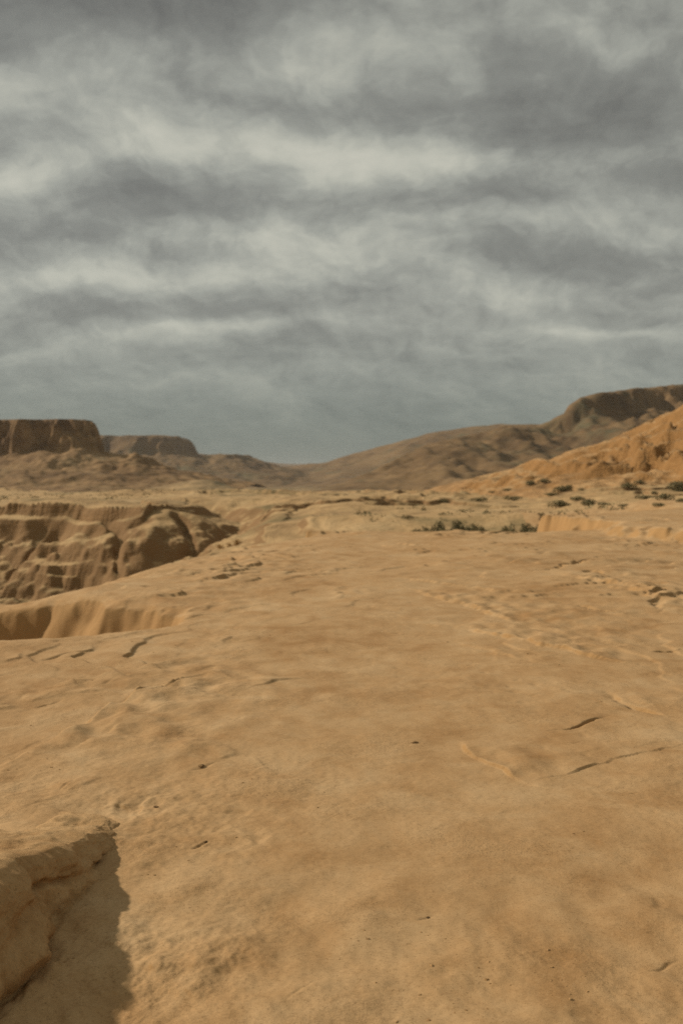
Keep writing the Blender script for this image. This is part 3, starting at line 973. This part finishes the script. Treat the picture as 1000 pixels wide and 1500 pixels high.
for k_, px, py, hp, lb in HILL_SHRUBS:
    shrub(k_, px, py, hp, lb, G1, y0=38)
HOLLOW = [
    ('low', 655, 772, 15, 'brownish shrub between the first two dark shrubs of the hollow'),
    ('low', 680, 773, 14, 'olive shrub just left of the compact dark shrub in the hollow'),
    ('low', 704, 773, 14, 'olive shrub just right of the compact dark shrub in the hollow'),
    ('low', 755, 773, 14, 'brown shrub left of the dark shrub in the right part of the hollow'),
    ('low', 782, 773, 13, 'low olive shrub between the two dark shrubs at the right end of the hollow'),
    ('low', 626, 773, 13, 'second pale olive shrub from the left end of the hollow'),
    ('low', 612, 772, 14, 'pale olive shrub at the left end of the hollow'),
    ('ragged', 640, 772, 13, 'dark shrub near the left end of the hollow'),
    ('ragged', 668, 774, 14, 'dark green shrub left of the middle of the hollow'),
    ('round', 692, 775, 10, 'dark compact shrub in the middle of the hollow'),
    ('low', 716, 773, 13, 'brownish shrub right of the middle of the hollow'),
    ('low', 742, 772, 13, 'brown green shrub against the far side of the hollow'),
    ('ragged', 768, 775, 13, 'dark shrub in the right part of the hollow'),
    ('round', 792, 775, 11, 'dark shrub tucked against the bank at the right end of the hollow'),
]
for k_, px, py, hp, lb in HOLLOW:
    Y = 40 + random.uniform(-1, 2.5)
    x = (px - 500) * K * Y
    z = float(ground_h(np.array([x]), np.array([Y]))[0])
    size = hp * K * Y
    r = bpy.data.objects.new('shrub', None)
    col.objects.link(r)
    r.location = (x, Y, z - .03)
    r.rotation_euler = (0, 0, random.uniform(0, 6.28))
    r.scale = (size, size, (EYE - (763 - HORIZON) * K * Y - z) * random.uniform(.6, 1.1) / {'round': 1.0, 'ragged': .75, 'low': .48}[k_])
    r['label'] = lb
    r['category'] = 'shrub'
    r['group'] = G2
    f_, s_, mt = FOL[k_]
    for nm, me in (('foliage', f_), ('stem', s_)):
        o = bpy.data.objects.new(nm, me)
        col.objects.link(o)
        o.parent = r
for px, py, lb in ((704, 778, 'tiny dark weed at the far lip of the slab, left of another'), (728, 781, 'tiny dark weed sprouting on the slab in front of the hollow')):
    shrub('ragged', px, py, 4.5, lb, 'weeds at the lip of the slab', y0=20)
for i, (px, py, lb) in enumerate(((322, 803, 'leftmost dry orange grass tuft on the rim of the slab'), (336, 801, 'middle dry orange grass tuft on the rim of the slab'), (347, 798, 'tallest dry orange grass tuft on the slab rim, rightmost of three'))):
    x, y, z = hit(px, py, 12)
    o = link('grass_tuft', GRASS[i % 2], None, label=lb, category='grass tuft', group='dry grass tufts on the slab rim')
    o.location = (x, y, z)
    o.rotation_euler = (0, 0, i * 2.1)
    o.scale = (1, 1, .8 + .15 * i)


# loose scrub of the valley floor, far too many small plants to count
def build_scrub():
    rng = np.random.default_rng(77)
    V, Q = [], []
    pts = []
    for _ in range(5000):
        Y = math.exp(rng.uniform(math.log(48), math.log(520)))
        X = rng.uniform(-.42, .42) * Y
        pts.append((X, Y))
    P = np.array(pts)
    den = fbm(P[:, 0] * .03, P[:, 1] * .015, 301, 4)
    keep = (den > .5) & (canyon_sd(P[:, 0], P[:, 1]) < -1.5) & ~((P[:, 0] > 8) & (P[:, 1] > 58) & (P[:, 1] < 150))
    P = P[keep]
    Z = ground_h(P[:, 0], P[:, 1])
    for (X, Y), z in zip(P, Z):
        s = rng.uniform(.06, .20) * (1 if Y < 150 else 2.0)
        for j in range(9):
            c = np.array([X, Y, z]) + np.array([rng.normal() * s * .8, rng.normal() * s * .8, abs(rng.normal()) * s * .45])
            a = rng.normal(size=3)
            a /= np.linalg.norm(a)
            b = rng.normal(size=3)
            b /= np.linalg.norm(b)
            k = len(V)
            V += [c - a * s * .5, c + b * s * .3, c + a * s * .5, c - b * s * .3]
            Q.append((k, k + 1, k + 2, k + 3))
    me = tri_mesh('scrub', np.array(V), np.array(Q))
    link('scrub', me, M_GREY, kind='stuff', label='low sparse scrub dotted over the valley floor')


build_scrub()


# ------------------------------------------------------------------ loose stones on the slab
def stone_mesh(name, seed):
    rng = np.random.default_rng(seed)
    import bmesh
    bm = bmesh.new()
    bmesh.ops.create_icosphere(bm, subdivisions=2, radius=1.0)
    for v in bm.verts:
        n_ = 1 + .25 * math.sin(v.co.x * 3.1 + seed) * math.cos(v.co.y * 2.7 - seed) + rng.uniform(-.10, .10)
        v.co = Vector((v.co.x * n_ * 1.1, v.co.y * n_ * .8, v.co.z * n_ * .42))
    me = bpy.data.meshes.new(name)
    bm.to_mesh(me)
    bm.free()
    me.materials.append(M_LEDGE)
    return me


STONES = [stone_mesh('stone', i) for i in (1, 2, 3)]
for i, (px, py, hp, lb) in enumerate((
        (608, 1091, 5, 'small flat brown stone chip lying alone on the smooth middle of the slab'),
        (293, 1127, 5, 'small pale stone lying in a shallow pit left of the middle'),
        (226, 1187, 4, 'tiny stone inside the curved hollow near the rock ledge'),
        (299, 1240, 3, 'tiny dark stone by a short crack right of the ledge shadow'),
        (628, 1354, 3, 'tiny stone on the sandy rock near the bottom middle'))):
    x, y, z = hit(px, py, 2)
    o = link('stone', STONES[i % 3], None, label=lb, category='stone', group='loose stones on the slab')
    s = hp * K * y
    o.location = (x, y, z + s * .1)
    o.scale = (s, s, s)
    o.rotation_euler = (0, 0, i * 1.3)


def build_grit():
    rng = np.random.default_rng(5)
    n = 2600
    Y = np.exp(rng.uniform(math.log(2.6), math.log(11), n))
    X = rng.uniform(-.42, .42, n) * Y
    den = fbm(X * 1.4, Y * 1.1, 311, 4) + .35 * sstep(-.1, -1.0, X) + .15 * sstep(4.5, 3, Y)
    k_ = den > .5
    X, Y = X[k_], Y[k_]
    Z = ground_h(X, Y)
    V, Q = [], []
    for x, y, z in zip(X, Y, Z):
        s = min(.011, .0022 * math.exp(abs(rng.normal()) * .8)) * max(1, y / 6)
        a = rng.uniform(0, 6.28)
        ca, sa = math.cos(a) * s, math.sin(a) * s
        cb, sb = -math.sin(a) * s * rng.uniform(.5, .9), math.cos(a) * s * rng.uniform(.5, .9)
        h = s * rng.uniform(.25, .45)
        k = len(V)
        V += [(x + ca, y + sa, z - .002), (x + cb, y + sb, z - .002), (x - ca, y - sa, z - .002), (x - cb, y - sb, z - .002),
              (x + ca * .6, y + sa * .6, z + h), (x + cb * .5, y + sb * .5, z + h * .8), (x - ca * .5, y - sa * .5, z + h), (x - cb * .6, y - sb * .6, z + h * .9)]
        Q += [(k + 4, k + 5, k + 6, k + 7)] + [(k + j, k + (j + 1) % 4, k + 4 + (j + 1) % 4, k + 4 + j) for j in range(4)]
    me = tri_mesh('grit', np.array(V), np.array(Q))
    me.polygons.foreach_set('use_smooth', np.zeros(len(Q), dtype=bool))
    link('grit', me, M_LEDGE, kind='stuff', label='fine loose grit and flakes scattered on the rock slab')


build_grit()


# ------------------------------------------------------------------ the air
def build_haze():
    import bmesh
    bm = bmesh.new()
    bmesh.ops.create_cube(bm, size=1.0)
    me = bpy.data.meshes.new('haze')
    bm.to_mesh(me)
    bm.free()
    m = bpy.data.materials.new('pale_air')
    m.use_nodes = True
    t = NT(m.node_tree)
    v = t.n('ShaderNodeVolumePrincipled')
    v.inputs['Color'].default_value = (.80, .84, .86, 1)
    v.inputs['Density'].default_value = .00006
    v.inputs['Anisotropy'].default_value = .2
    t.n('ShaderNodeOutputMaterial', ins={'Volume': v.outputs[0]})
    o = link('haze', me, m, kind='stuff', label='thin pale haze over the whole valley')
    o.scale = (20000, 20000, 175)
    o.location = (0, 0, 175 / 2 - 45)


build_haze()
